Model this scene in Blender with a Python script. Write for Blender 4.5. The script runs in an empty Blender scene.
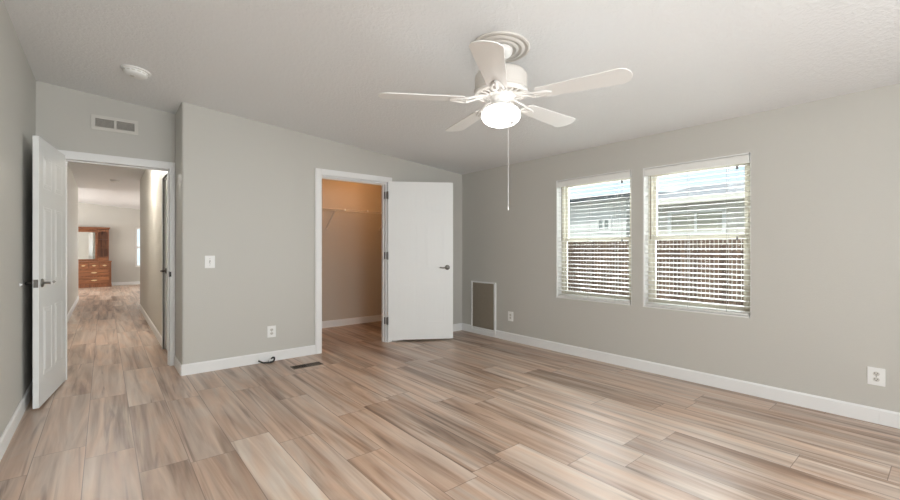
import bpy, bmesh, math, random
from mathutils import Vector, Matrix
random.seed(7)
PI = math.pi
C = bpy.context.scene
COL = C.collection

# ------------------------------------------------------------------ camera
TH = math.radians(39.6)
FPX = 418.2
cam_data = bpy.data.cameras.new('camera')
cam = bpy.data.objects.new('camera', cam_data)
COL.objects.link(cam)
cam.location = (0, 0, 1.2)
cam.rotation_euler = (math.radians(90), 0, -TH)
cam_data.sensor_fit = 'HORIZONTAL'
cam_data.sensor_width = 36
cam_data.lens = FPX / 900 * 36
cam_data.shift_y = -0.5 / 900
cam_data.clip_start = 0.03
cam_data.clip_end = 300
C.camera = cam

# ------------------------------------------------------------------ exposure
C.view_settings.view_transform = 'Standard'
C.view_settings.look = 'None'
C.view_settings.gamma = 1
C.view_settings.use_curve_mapping = False
C.view_settings.exposure = 0.24

# ------------------------------------------------------------------ world
SKY_STRENGTH = 1.25
world = bpy.data.worlds.new('sky')
C.world = world
world.use_nodes = True
wn, wl = world.node_tree.nodes, world.node_tree.links
wn.clear()
w_out = wn.new('ShaderNodeOutputWorld')
w_bg = wn.new('ShaderNodeBackground')
w_bg.inputs['Strength'].default_value = SKY_STRENGTH
w_tc = wn.new('ShaderNodeTexCoord')
w_map = wn.new('ShaderNodeMapping')
w_map.inputs['Scale'].default_value = (1, 1, 3.5)
w_noise = wn.new('ShaderNodeTexNoise')
w_noise.inputs['Scale'].default_value = 3.2
w_noise.inputs['Detail'].default_value = 6
w_ramp = wn.new('ShaderNodeValToRGB')
w_ramp.color_ramp.elements[0].position = 0.42
w_ramp.color_ramp.elements[0].color = (0.60, 0.73, 0.86, 1)
w_ramp.color_ramp.elements[1].position = 0.56
w_ramp.color_ramp.elements[1].color = (0.86, 0.90, 0.93, 1)
wl.new(w_tc.outputs['Generated'], w_map.inputs['Vector'])
wl.new(w_map.outputs['Vector'], w_noise.inputs['Vector'])
wl.new(w_noise.outputs['Fac'], w_ramp.inputs['Fac'])
wl.new(w_ramp.outputs['Color'], w_bg.inputs['Color'])
wl.new(w_bg.outputs['Background'], w_out.inputs['Surface'])

# ------------------------------------------------------------------ sun
def look_rot(d):
    return Vector(d).to_track_quat('-Z', 'Y').to_euler()

sun_d = bpy.data.lights.new('sun', 'SUN')
sun_d.energy = 2.2
sun_d.angle = math.radians(2)
sun_d.color = (1.0, 0.95, 0.88)
sun = bpy.data.objects.new('sun', sun_d)
sun.rotation_euler = look_rot((0.8, -0.30, -0.9))
COL.objects.link(sun)


def area(name, loc, d, sx, sy, energy, color=(1, 1, 1)):
    l = bpy.data.lights.new(name, 'AREA')
    l.shape = 'RECTANGLE'
    l.size, l.size_y = sx, sy
    l.energy, l.color = energy, color
    o = bpy.data.objects.new(name, l)
    o.location = loc
    o.rotation_euler = look_rot(d)
    COL.objects.link(o)
    return o


# added fill lights in unseen, invented openings of the wall behind the camera
area('fill_rear_left', (0.75, -1.92, 1.45), (0.08, 1, 0.12), 1.5, 1.2, 74, (0.96, 0.985, 1.0))
area('fill_rear_right', (2.6, -1.92, 1.35), (-1, 0.7, 0.0), 1.5, 1.6, 38, (0.96, 0.985, 1.0))
# daylight arriving at the two windows of the right wall from outside
area('daylight_window_far', (4.45, 2.55, 1.5), (-1, 0.1, -0.14), 1.0, 1.3, 46, (0.96, 0.98, 1.0))
area('daylight_window_near', (4.45, 1.525, 1.5), (-1, 0.1, -0.14), 1.0, 1.3, 46, (0.96, 0.98, 1.0))
# fill lights added at blank walls to brighten the far living room and hall
area('fill_living_right', (4.0, 14.0, 1.5), (-1, -0.35, 0.15), 2.4, 1.5, 115, (1.0, 0.98, 0.95))
area('fill_living_left', (-3.3, 15.6, 1.5), (1, -0.1, 0.35), 2.4, 1.5, 120, (1.0, 0.98, 0.95))


# ------------------------------------------------------------------ dimensions
XR, YC, XL, YD = 4.115, 4.69, -0.465, 5.17
XC = 0.57
YB = -1.9
HR = 0.56
YHR, YHL, YF = 10.4, 13.3, 17.9
WT = 0.10


def zc(x):
    return 2.316 + 0.082 * (4.115 - x)


SL = math.atan(0.082)


# ------------------------------------------------------------------ materials
def new_mat(name):
    m = bpy.data.materials.new(name)
    m.use_nodes = True
    n, l = m.node_tree.nodes, m.node_tree.links
    n.clear()
    out = n.new('ShaderNodeOutputMaterial')
    b = n.new('ShaderNodeBsdfPrincipled')
    l.new(b.outputs['BSDF'], out.inputs['Surface'])
    return m, n, l, b, out


def pos_vec(n, l, scale=(1, 1, 1)):
    tc = n.new('ShaderNodeTexCoord')
    mp = n.new('ShaderNodeMapping')
    mp.inputs['Scale'].default_value = scale
    l.new(tc.outputs['Object'], mp.inputs['Vector'])
    return mp.outputs['Vector']


def simple(name, col, rough=0.5, metal=0.0, spec=0.5, var=0.03, vscale=6, bump=0.0, bscale=80, bdist=0.002, mapscale=(1, 1, 1)):
    m, n, l, b, out = new_mat(name)
    v = pos_vec(n, l, mapscale)
    nz = n.new('ShaderNodeTexNoise')
    nz.inputs['Scale'].default_value = vscale
    nz.inputs['Detail'].default_value = 4
    l.new(v, nz.inputs['Vector'])
    mx = n.new('ShaderNodeMix')
    mx.data_type = 'RGBA'
    mx.inputs['A'].default_value = tuple(max(0, c * (1 - var)) for c in col) + (1,)
    mx.inputs['B'].default_value = tuple(min(1, c * (1 + var)) for c in col) + (1,)
    l.new(nz.outputs['Fac'], mx.inputs['Factor'])
    l.new(mx.outputs['Result'], b.inputs['Base Color'])
    b.inputs['Roughness'].default_value = rough
    b.inputs['Metallic'].default_value = metal
    b.inputs['Specular IOR Level'].default_value = spec
    if bump > 0:
        n2 = n.new('ShaderNodeTexNoise')
        n2.inputs['Scale'].default_value = bscale
        n2.inputs['Detail'].default_value = 3
        l.new(v, n2.inputs['Vector'])
        bp = n.new('ShaderNodeBump')
        bp.inputs['Strength'].default_value = bump
        bp.inputs['Distance'].default_value = bdist
        l.new(n2.outputs['Fac'], bp.inputs['Height'])
        l.new(bp.outputs['Normal'], b.inputs['Normal'])
    return m


def emis(name, col, strength, base=(0.9, 0.9, 0.9)):
    m, n, l, b, out = new_mat(name)
    b.inputs['Base Color'].default_value = base + (1,)
    b.inputs['Emission Color'].default_value = col + (1,)
    b.inputs['Emission Strength'].default_value = strength
    b.inputs['Roughness'].default_value = 0.35
    return m


def wood(name, c1, c2, axis=2, scale=9, rough=0.35):
    m, n, l, b, out = new_mat(name)
    sc = [scale * 3] * 3
    sc[axis] = scale * 0.25
    v = pos_vec(n, l, tuple(sc))
    nz = n.new('ShaderNodeTexNoise')
    nz.inputs['Scale'].default_value = 1.0
    nz.inputs['Detail'].default_value = 5
    nz.inputs['Distortion'].default_value = 0.8
    l.new(v, nz.inputs['Vector'])
    r = n.new('ShaderNodeValToRGB')
    r.color_ramp.elements[0].position = 0.3
    r.color_ramp.elements[0].color = c1 + (1,)
    r.color_ramp.elements[1].position = 0.7
    r.color_ramp.elements[1].color = c2 + (1,)
    l.new(nz.outputs['Fac'], r.inputs['Fac'])
    l.new(r.outputs['Color'], b.inputs['Base Color'])
    b.inputs['Roughness'].default_value = rough
    return m


def plank_floor():
    m, n, l, b, out = new_mat('laminate_planks')

    def math_(op, a=None, bb=None, c=None):
        nd = n.new('ShaderNodeMath')
        nd.operation = op
        for i, s in enumerate((a, bb, c)):
            if s is None:
                continue
            if isinstance(s, (int, float)):
                nd.inputs[i].default_value = s
            else:
                l.new(s, nd.inputs[i])
        return nd.outputs[0]
    tc = n.new('ShaderNodeTexCoord')
    sp = n.new('ShaderNodeSeparateXYZ')
    l.new(tc.outputs['Object'], sp.inputs[0])
    W, L = 0.23, 1.22
    u = math_('DIVIDE', math_('ADD', sp.outputs['X'], 0.085 + W * 20), W)
    row = math_('FLOOR', u)
    fu = math_('FRACT', u)
    wn1 = n.new('ShaderNodeTexWhiteNoise')
    wn1.noise_dimensions = '1D'
    l.new(row, wn1.inputs['W'])
    v = math_('ADD', math_('DIVIDE', math_('ADD', sp.outputs['Y'], 20.0), L), wn1.outputs['Value'])
    colm = math_('FLOOR', v)
    fv = math_('FRACT', v)
    # three printed strips of differing tone inside each board
    su = math_('FLOOR', math_('MULTIPLY', fu, 1.0))
    cid = n.new('ShaderNodeCombineXYZ')
    l.new(row, cid.inputs[0]); l.new(colm, cid.inputs[1]); l.new(su, cid.inputs[2])
    wn2 = n.new('ShaderNodeTexWhiteNoise')
    wn2.noise_dimensions = '3D'
    l.new(cid.outputs[0], wn2.inputs['Vector'])
    # grain coordinates, shifted per board
    sc = n.new('ShaderNodeVectorMath'); sc.operation = 'SCALE'
    l.new(wn2.outputs['Color'], sc.inputs[0]); sc.inputs['Scale'].default_value = 37.0
    ad = n.new('ShaderNodeVectorMath'); ad.operation = 'ADD'
    l.new(tc.outputs['Object'], ad.inputs[0]); l.new(sc.outputs[0], ad.inputs[1])

    def grain(sx, sy, detail, dist, rough=0.55):
        mp = n.new('ShaderNodeMapping')
        mp.inputs['Scale'].default_value = (sx, sy, 1)
        l.new(ad.outputs[0], mp.inputs['Vector'])
        nz = n.new('ShaderNodeTexNoise')
        nz.inputs['Scale'].default_value = 1
        nz.inputs['Detail'].default_value = detail
        nz.inputs['Distortion'].default_value = dist
        nz.inputs['Roughness'].default_value = rough
        l.new(mp.outputs[0], nz.inputs['Vector'])
        return nz.outputs['Fac']
    g1 = grain(8, 0.5, 3.5, 1.3)
    g2 = grain(46, 1.1, 3, 0.6)
    g3 = grain(5, 0.8, 2, 1.6)
    t = math_('ADD', math_('MULTIPLY', g1, 0.71), math_('MULTIPLY', g2, 0.14))
    t = math_('ADD', t, math_('ADD', math_('MULTIPLY', wn2.outputs['Value'], 0.14), 0.03))
    r = n.new('ShaderNodeValToRGB')
    cr = r.color_ramp
    cr.elements[0].position = 0.36
    cr.elements[0].color = (0.215, 0.140, 0.100, 1)
    cr.elements[1].position = 0.76
    cr.elements[1].color = (0.750, 0.640, 0.545, 1)
    e = cr.elements.new(0.46); e.color = (0.410, 0.300, 0.230, 1)
    e = cr.elements.new(0.56); e.color = (0.550, 0.425, 0.343, 1)
    e = cr.elements.new(0.66); e.color = (0.655, 0.530, 0.435, 1)
    l.new(t, r.inputs['Fac'])
    # pink / honey drift
    mx = n.new('ShaderNodeMix'); mx.data_type = 'RGBA'; mx.blend_type = 'MULTIPLY'
    mx.inputs['Factor'].default_value = 1
    r2 = n.new('ShaderNodeValToRGB')
    r2.color_ramp.elements[0].position = 0.38
    r2.color_ramp.elements[0].color = (1.0, 0.91, 0.84, 1)
    r2.color_ramp.elements[1].position = 0.62
    r2.color_ramp.elements[1].color = (0.97, 1.0, 1.02, 1)
    l.new(g3, r2.inputs['Fac'])
    l.new(r.outputs['Color'], mx.inputs['A']); l.new(r2.outputs['Color'], mx.inputs['B'])
    # dark knots and streaks
    k = grain(10, 0.45, 3, 2.2, 0.5)
    kr = n.new('ShaderNodeValToRGB')
    kr.color_ramp.elements[0].position = 0.27
    kr.color_ramp.elements[0].color = (0.55, 0.52, 0.52, 1)
    kr.color_ramp.elements[1].position = 0.40
    kr.color_ramp.elements[1].color = (1, 1, 1, 1)
    l.new(k, kr.inputs['Fac'])
    mx2 = n.new('ShaderNodeMix'); mx2.data_type = 'RGBA'; mx2.blend_type = 'MULTIPLY'
    mx2.inputs['Factor'].default_value = 1
    l.new(mx.outputs['Result'], mx2.inputs['A']); l.new(kr.outputs['Color'], mx2.inputs['B'])
    # seams
    du = math_('MULTIPLY', math_('MINIMUM', fu, math_('SUBTRACT', 1.0, fu)), W)
    dv = math_('MULTIPLY', math_('MINIMUM', fv, math_('SUBTRACT', 1.0, fv)), L)
    seam = math_('LESS_THAN', math_('MINIMUM', du, dv), 0.0021)
    mx3 = n.new('ShaderNodeMix'); mx3.data_type = 'RGBA'
    mx3.inputs['B'].default_value = (0.10, 0.062, 0.045, 1)
    l.new(math_('MULTIPLY', seam, 0.58), mx3.inputs['Factor'])
    l.new(mx2.outputs['Result'], mx3.inputs['A'])
    l.new(mx3.outputs['Result'], b.inputs['Base Color'])
    b.inputs['IOR'].default_value = 1.52
    rr = math_('ADD', 0.29, math_('MULTIPLY', g2, 0.16))
    l.new(rr, b.inputs['Roughness'])
    bp = n.new('ShaderNodeBump')
    bp.inputs['Strength'].default_value = 0.06
    bp.inputs['Distance'].default_value = 0.001
    l.new(g2, bp.inputs['Height'])
    l.new(bp.outputs['Normal'], b.inputs['Normal'])
    return m


def textured_paint(name, col, rough, scale, strength, dist, spec=0.4):
    """knock-down / orange-peel drywall texture"""
    m, n, l, b, out = new_mat(name)
    v = pos_vec(n, l)
    b.inputs['Base Color'].default_value = col + (1,)
    b.inputs['Roughness'].default_value = rough
    b.inputs['Specular IOR Level'].default_value = spec
    n1 = n.new('ShaderNodeTexNoise')
    n1.inputs['Scale'].default_value = scale
    n1.inputs['Detail'].default_value = 3
    n1.inputs['Distortion'].default_value = 0.7
    l.new(v, n1.inputs['Vector'])
    r = n.new('ShaderNodeValToRGB')
    r.color_ramp.elements[0].position = 0.42
    r.color_ramp.elements[1].position = 0.62
    l.new(n1.outputs['Fac'], r.inputs['Fac'])
    bp = n.new('ShaderNodeBump')
    bp.inputs['Strength'].default_value = strength
    bp.inputs['Distance'].default_value = dist
    l.new(r.outputs['Color'], bp.inputs['Height'])
    l.new(bp.outputs['Normal'], b.inputs['Normal'])
    return m


def glass_mat():
    m = bpy.data.materials.new('window_glass')
    m.use_nodes = True
    n, l = m.node_tree.nodes, m.node_tree.links
    n.clear()
    out = n.new('ShaderNodeOutputMaterial')
    tr = n.new('ShaderNodeBsdfTransparent')
    tr.inputs['Color'].default_value = (0.93, 0.96, 0.95, 1)
    gl = n.new('ShaderNodeBsdfGlossy')
    gl.inputs['Roughness'].default_value = 0.02
    fr = n.new('ShaderNodeFresnel')
    fr.inputs['IOR'].default_value = 1.45
    mx = n.new('ShaderNodeMixShader')
    l.new(fr.outputs[0], mx.inputs[0])
    l.new(tr.outputs[0], mx.inputs[1])
    l.new(gl.outputs[0], mx.inputs[2])
    l.new(mx.outputs[0], out.inputs['Surface'])
    return m


M = {}
M['wall'] = textured_paint('greige_wall_paint', (0.580, 0.566, 0.523), 0.50, 90, 0.22, 0.0012, 0.35)
M['hall_wall'] = textured_paint('hall_wall_paint', (0.600, 0.575, 0.520), 0.42, 45, 0.45, 0.003, 0.5)
M['closet_wall'] = textured_paint('closet_wall_paint', (0.560, 0.500, 0.425), 0.6, 90, 0.2, 0.0012, 0.3)
M['ceiling'] = textured_paint('knockdown_ceiling', (0.86, 0.87, 0.875), 0.55, 42, 0.45, 0.003, 0.45)
M['floor'] = plank_floor()
M['trim'] = simple('white_trim_paint', (0.86, 0.86, 0.85), 0.35, var=0.01)
M['door'] = simple('white_door_paint', (0.85, 0.86, 0.85), 0.42, var=0.012, bump=0.1, bscale=30, mapscale=(6, 6, 0.4))
M['nickel'] = simple('satin_nickel', (0.24, 0.23, 0.215), 0.32, metal=1.0, var=0.05)
M['dark_metal'] = simple('dark_bronze', (0.05, 0.047, 0.043), 0.4, metal=0.7, var=0.1)
M['fan_white'] = simple('fan_white_enamel', (0.80, 0.785, 0.76), 0.35, var=0.01)
M['fan_blade'] = simple('fan_blade_white', (0.84, 0.83, 0.81), 0.5, var=0.02)
M['fan_groove'] = simple('fan_motor_cream', (0.66, 0.625, 0.58), 0.5, var=0.03)
M['bowl'] = emis('frosted_glass_lit', (1.0, 0.97, 0.93), 4.5)
M['plastic'] = simple('white_plastic', (0.88, 0.88, 0.86), 0.4, var=0.01)
M['slot'] = simple('dark_slot', (0.05, 0.05, 0.05), 0.6, var=0.1)
M['vinyl'] = simple('cream_vinyl', (0.74, 0.70, 0.60), 0.4, var=0.02)
M['liner'] = simple('white_reveal_paint', (0.84, 0.84, 0.82), 0.5, var=0.01)
M['slat'] = simple('white_faux_wood_slat', (0.84, 0.835, 0.80), 0.35, var=0.02)
M['wand'] = simple('tan_wand', (0.20, 0.14, 0.095), 0.45, var=0.1)
M['cord'] = simple('blind_cord', (0.50, 0.49, 0.46), 0.8)
M['tassel'] = simple('grey_tassel', (0.14, 0.14, 0.15), 0.5)
M['glass'] = glass_mat()
M['vent'] = simple('vent_paint', (0.66, 0.64, 0.59), 0.5, var=0.02)
M['vent_dark'] = simple('vent_shadow_duct', (0.26, 0.24, 0.22), 0.8)
M['panel'] = simple('taupe_filter_panel', (0.33, 0.285, 0.225), 0.75, var=0.08, vscale=30, bump=0.3, bscale=200)
M['register'] = simple('brown_register', (0.15, 0.12, 0.095), 0.45, metal=0.4)
M['register_dark'] = simple('register_hole', (0.02, 0.018, 0.016), 0.8)
M['cable'] = simple('black_cable', (0.02, 0.02, 0.02), 0.4)
M['tie'] = simple('white_cable_sleeve', (0.8, 0.8, 0.8), 0.4)
M['wire'] = simple('white_coated_wire', (0.74, 0.68, 0.60), 0.4)
M['oak'] = wood('red_brown_oak', (0.11, 0.036, 0.014), (0.34, 0.130, 0.052), axis=2)
M['oak_h'] = wood('red_brown_oak_flat', (0.14, 0.046, 0.017), (0.38, 0.150, 0.060), axis=0)
M['brass'] = simple('brass', (0.75, 0.60, 0.36), 0.3, metal=1.0)
M['mirror'] = simple('mirror_silver', (0.86, 0.87, 0.86), 0.03, metal=1.0, var=0)
M['fence'] = wood('weathered_brown_fence', (0.085, 0.052, 0.040), (0.21, 0.135, 0.100), axis=2, scale=4, rough=0.8)
M['siding'] = simple('pale_lap_siding', (0.80, 0.81, 0.79), 0.6, var=0.03)
M['siding_cream'] = simple('cream_lap_siding', (0.76, 0.73, 0.66), 0.6, var=0.03)
M['shingle'] = simple('grey_shingles', (0.36, 0.36, 0.38), 0.9, var=0.2, vscale=12, bump=0.5, bscale=40)
M['gutter'] = simple('dark_gutter', (0.022, 0.028, 0.036), 0.4)
M['house_glass'] = simple('neighbour_pane', (0.30, 0.34, 0.33), 0.15, var=0.1)
M['shade'] = simple('drawn_shade', (0.55, 0.53, 0.44), 0.7)
M['gravel'] = simple('pale_gravel', (0.50, 0.46, 0.40), 0.95, var=0.2, vscale=20, bump=0.5, bscale=40)
M['far_blind'] = simple('pale_far_blind', (0.86, 0.87, 0.87), 0.5)


# ------------------------------------------------------------------ mesh helpers
class MB:
    def __init__(self):
        self.bm = bmesh.new()

    def quad_prism(self, base, tops):
        """base: list of (x,y,z); tops same length"""
        b = [self.bm.verts.new(p) for p in base]
        t = [self.bm.verts.new(p) for p in tops]
        n = len(b)
        self.bm.faces.new(list(reversed(b)))
        self.bm.faces.new(t)
        for i in range(n):
            self.bm.faces.new([b[i], b[(i + 1) % n], t[(i + 1) % n], t[i]])
        return self

    def box(self, x0, x1, y0, y1, z0, z1, mat=None):
        pts = [(x0, y0), (x1, y0), (x1, y1), (x0, y1)]
        base = [Vector((p[0], p[1], z0)) for p in pts]
        top = [Vector((p[0], p[1], z1)) for p in pts]
        if mat is not None:
            base = [mat @ p for p in base]
            top = [mat @ p for p in top]
        return self.quad_prism(base, top)

    def wall(self, x0, x1, y0, y1, z0, z1=None):
        """box whose top follows the sloped ceiling when z1 is None"""
        pts = [(x0, y0), (x1, y0), (x1, y1), (x0, y1)]
        return self.quad_prism([(p[0], p[1], z0) for p in pts],
                               [(p[0], p[1], (zc(p[0]) + 0.01) if z1 is None else z1) for p in pts])

    def prism(self, pts2, mat, depth):
        """outline pts2 in local xy extruded along local z by depth, moved by mat"""
        base = [mat @ Vector((p[0], p[1], 0)) for p in pts2]
        top = [mat @ Vector((p[0], p[1], depth)) for p in pts2]
        return self.quad_prism(base, top)

    def cyl(self, a, b, r, n=12, r2=None):
        a, b = Vector(a), Vector(b)
        r2 = r if r2 is None else r2
        d = (b - a).normalized()
        q = d.to_track_quat('Z', 'Y')
        c = [(math.cos(2 * PI * i / n), math.sin(2 * PI * i / n)) for i in range(n)]
        return self.quad_prism([a + q @ Vector((r * x, r * y, 0)) for x, y in c],
                               [b + q @ Vector((r2 * x, r2 * y, 0)) for x, y in c])

    def tube(self, pts, r, n=8, radii=None, flat=1.0):
        pts = [Vector(p) for p in pts]
        rings = []
        up = Vector((0, 0, 1))
        for i, p in enumerate(pts):
            a = pts[max(0, i - 1)]
            b = pts[min(len(pts) - 1, i + 1)]
            d = (b - a).normalized()
            s = d.cross(up)
            if s.length < 1e-3:
                s = d.cross(Vector((1, 0, 0)))
            s.normalize()
            t = s.cross(d).normalized()
            rr = radii[i] if radii else r
            rings.append([self.bm.verts.new(p + s * rr * math.cos(2 * PI * k / n) + t * rr * flat * math.sin(2 * PI * k / n)) for k in range(n)])
        for i in range(len(rings) - 1):
            for k in range(n):
                self.bm.faces.new([rings[i][k], rings[i][(k + 1) % n], rings[i + 1][(k + 1) % n], rings[i + 1][k]])
        self.bm.faces.new(list(reversed(rings[0])))
        self.bm.faces.new(rings[-1])
        return self

    def lathe(self, prof, mat=None, n=48):
        """prof: list of (r,z); revolved about local z"""
        mat = mat or Matrix.Identity(4)
        rings = []
        for r, z in prof:
            if r < 1e-5:
                rings.append([self.bm.verts.new(mat @ Vector((0, 0, z)))])
            else:
                rings.append([self.bm.verts.new(mat @ Vector((r * math.cos(2 * PI * k / n), r * math.sin(2 * PI * k / n), z))) for k in range(n)])
        for a, b in zip(rings[:-1], rings[1:]):
            for k in range(n):
                k2 = (k + 1) % n
                if len(a) == 1 and len(b) == 1:
                    continue
                if len(a) == 1:
                    self.bm.faces.new([a[0], b[k], b[k2]])
                elif len(b) == 1:
                    self.bm.faces.new([a[k], a[k2], b[0]])
                else:
                    self.bm.faces.new([a[k], a[k2], b[k2], b[k]])
        return self

    def build(self, name, mat, parent=None, smooth=False, bevel=0.0, kind=None, seg=2):
        bmesh.ops.recalc_face_normals(self.bm, faces=self.bm.faces)
        me = bpy.data.meshes.new(name)
        if parent is not None and parent.get('_o'):
            off = Vector(parent['_o'])
            bmesh.ops.translate(self.bm, verts=self.bm.verts, vec=-off)
        self.bm.to_mesh(me)
        self.bm.free()
        me.materials.append(mat)
        o = bpy.data.objects.new(name, me)
        COL.objects.link(o)
        if parent is not None:
            o.parent = parent
            if parent.get('_o'):
                pass
        if smooth:
            for p in me.polygons:
                p.use_smooth = True
            try:
                me.set_sharp_from_angle(angle=math.radians(40))
            except Exception:
                pass
        if bevel > 0:
            md = o.modifiers.new('edge', 'BEVEL')
            md.width = bevel
            md.segments = seg
            md.limit_method = 'ANGLE'
        if kind:
            o['kind'] = kind
        return o


def tag(o, label=None, cat=None, group=None, kind=None):
    if label: o['label'] = label
    if cat: o['category'] = cat
    if group: o['group'] = group
    if kind: o['kind'] = kind
    return o


def empty(name, loc, label=None, cat=None, group=None, kind=None, rz=0.0):
    """parts of an Empty are built in the Empty's local space"""
    o = bpy.data.objects.new(name, None)
    o.empty_display_size = 0.1
    o.location = loc
    o.rotation_euler = (0, 0, rz)
    COL.objects.link(o)
    return tag(o, label, cat, group, kind)


def struct(name, mb, mat, **k):
    return mb.build(name, mat, kind='structure', **k)


# ================================================================== SETTING
# floor and ceiling
struct('floor', MB().box(-3.6, 4.265, YB - 0.15, YF + 0.1, -0.12, 0), M['floor'])
cb = MB()
cb.quad_prism([(-3.6, YB - 0.15, zc(-3.6)), (4.265, YB - 0.15, zc(4.265)), (4.265, YF + 0.1, zc(4.265)), (-3.6, YF + 0.1, zc(-3.6))],
              [(-3.6, YB - 0.15, zc(-3.6) + .12), (4.265, YB - 0.15, zc(4.265) + .12), (4.265, YF + 0.1, zc(4.265) + .12), (-3.6, YF + 0.1, zc(-3.6) + .12)])
struct('ceiling', cb, M['ceiling'])

# right wall with its two window openings
W1 = (2.091, 3.005, 0.632, 2.012)   # far window: y0, y1, z0, z1
W2 = (1.076, 1.974, 0.632, 2.004)   # near window
wr = MB()
x0, x1 = XR, XR + 0.15
wr.wall(x0, x1, YB - 0.15, W2[0], 0)
wr.wall(x0, x1, W2[0], W2[1], 0, W2[2]); wr.wall(x0, x1, W2[0], W2[1], W2[3])
wr.wall(x0, x1, W2[1], W1[0], 0)
wr.wall(x0, x1, W1[0], W1[1], 0, W1[2]); wr.wall(x0, x1, W1[0], W1[1], W1[3])
wr.wall(x0, x1, W1[1], YF + 0.1, 0)
struct('wall_right', wr, M['wall'])

# left wall (bedroom) and its continuation along the hall
struct('wall_left', MB().wall(XL - 0.11, XL, YB - 0.15, YD + WT, 0), M['wall'])
struct('wall_hall_left', MB().wall(XL - 0.11, XL - 0.01, YD + WT, YHL, 0), M['hall_wall'])

# wall behind the camera, with two openings added to hold the fill lights
wb = MB()
y0, y1 = YB - 0.15, YB
wb.wall(XL - 0.11, 0.15, y0, y1, 0)
wb.wall(0.15, 1.75, y0, y1, 0, 0.8); wb.wall(0.15, 1.75, y0, y1, 2.1)
wb.wall(1.75, 2.1, y0, y1, 0)
wb.wall(2.1, 3.7, y0, y1, 2.2); wb.wall(2.1, 3.7, y0, y1, 0, 0.5)
wb.wall(3.7, XR, y0, y1, 0)
struct('wall_rear', wb, M['wall'])

# closet wall, with a rounded corner where it turns into the entry recess
CL, CR, CH = 1.928, 2.82, 2.065     # closet opening
wf = MB()
rad = 0.022
arc = [(XC + rad - rad * math.cos(a), YC + rad - rad * math.sin(a)) for a in [i * PI / 2 / 6 for i in range(7)]]
outline = [(XC, YD + WT)] + arc + [(CL, YC), (CL, YC + WT), (XC + WT, YC + WT), (XC + WT, YD + WT)]
wf.quad_prism([(p[0], p[1], 0) for p in outline], [(p[0], p[1], zc(p[0]) + 0.01) for p in outline])
wf.wall(CL, CR, YC, YC + WT, CH)
wf.wall(CR, XR, YC, YC + WT, 0)
o = struct('wall_front', wf, M['wall'], smooth=True)

# doorway wall of the entry recess
DL, DR, DH = -0.272, 0.520, 2.025   # clear opening
wd = MB()
wd.wall(XL, DL - 0.015, YD, YD + WT, 0)
wd.wall(DL - 0.015, DR + 0.015, YD, YD + WT, DH + 0.015)
wd.wall(DR + 0.015, XC, YD, YD + WT, 0)
struct('wall_entry', wd, M['wall'])

# hall right wall with the opening of its own door
HD0, HD1 = 5.34, 6.075
wh = MB()
wh.wall(HR, HR + WT, YD + WT, HD0, 0)
wh.wall(HR, HR + WT, HD0, HD1, 2.05)
wh.wall(HR, HR + WT, HD1, YHR, 0)
struct('wall_hall_right', wh, M['hall_wall'])

# closet shell
struct('wall_closet_back', MB().wall(HR + WT, XR, 6.16, 6.26, 0), M['closet_wall'])
struct('wall_closet_left', MB().wall(1.05, 1.15, YC + WT, 6.16, 0), M['closet_wall'])
# far living room
struct('wall_living_near_right', MB().wall(HR, XR, YHR, YHR + 0.1, 0), M['wall'])
struct('wall_living_near_left', MB().wall(-3.6, XL - 0.01, YHL, YHL + 0.1, 0), M['wall'])
struct('wall_living_left', MB().wall(-3.6, -3.5, YHL + 0.1, YF, 0), M['wall'])
W3 = (0.83, 2.0, 0.60, 1.95)
wv = MB()
wv.wall(-3.6, W3[0], YF, YF + 0.1, 0)
wv.wall(W3[0], W3[1], YF, YF + 0.1, 0, W3[2]); wv.wall(W3[0], W3[1], YF, YF + 0.1, W3[3])
wv.wall(W3[1], XR, YF, YF + 0.1, 0)
struct('wall_living_far', wv, M['wall'])

# ------------------------------------------------------------------ baseboards
BH, BT = 0.105, 0.013


def base_mb(a, b, nrm, h=BH):
    """baseboard run from a to b (xy), nrm points into the room"""
    a, b, nn = Vector(a), Vector(b), Vector(nrm)
    mb = MB()
    prof = [(0, 0), (BT, 0), (BT, h - 0.012), (BT * 0.45, h), (0, h)]
    mb.quad_prism([(a.x + nn.x * p, a.y + nn.y * p, z) for p, z in prof],
                  [(b.x + nn.x * p, b.y + nn.y * p, z) for p, z in prof])
    return mb


def baseboard(name, a, b, nrm):
    return struct(name, base_mb(a, b, nrm), M['trim'])


baseboard('baseboard_left', (XL, YB), (XL, YD), (1, 0))
baseboard('baseboard_right', (XR, YB), (XR, 0.3335), (-1, 0))
baseboard('baseboard_right', (XR, 0.3345), (XR, YC), (-1, 0))
mb = base_mb((XC - 0.0, YC), (1.866, YC), (0, -1))
oo = [(XC - BT, YD - 0.016), (XC - BT, YC + 0.01), (XC - BT * 0.3, YC - BT * 0.7), (XC + 0.01, YC - BT), (XC + 0.01, YC), (XC, YC + 0.01), (XC, YD - 0.016)]
mb.quad_prism([(p[0], p[1], 0) for p in oo], [(p[0], p[1], BH - 0.006) for p in oo])
struct('baseboard_front', mb, M['trim'])
baseboard('baseboard_front_corner', (2.905, YC), (XR - BT, YC), (0, -1))
baseboard('baseboard_rear', (XL + BT, YB), (XR - BT, YB), (0, 1))
baseboard('baseboard_closet', (1.15, 6.16), (XR, 6.16), (0, -1))
baseboard('baseboard_hall_left', (XL - 0.01, YD + WT + 0.02), (XL - 0.01, YHL), (1, 0))
mb = base_mb((HR, 6.14), (HR, YHR + 0.1), (-1, 0))
struct('baseboard_hall_right', mb, M['trim'])
baseboard('baseboard_living', (-3.5, YF), (XR, YF), (0, -1))


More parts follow.
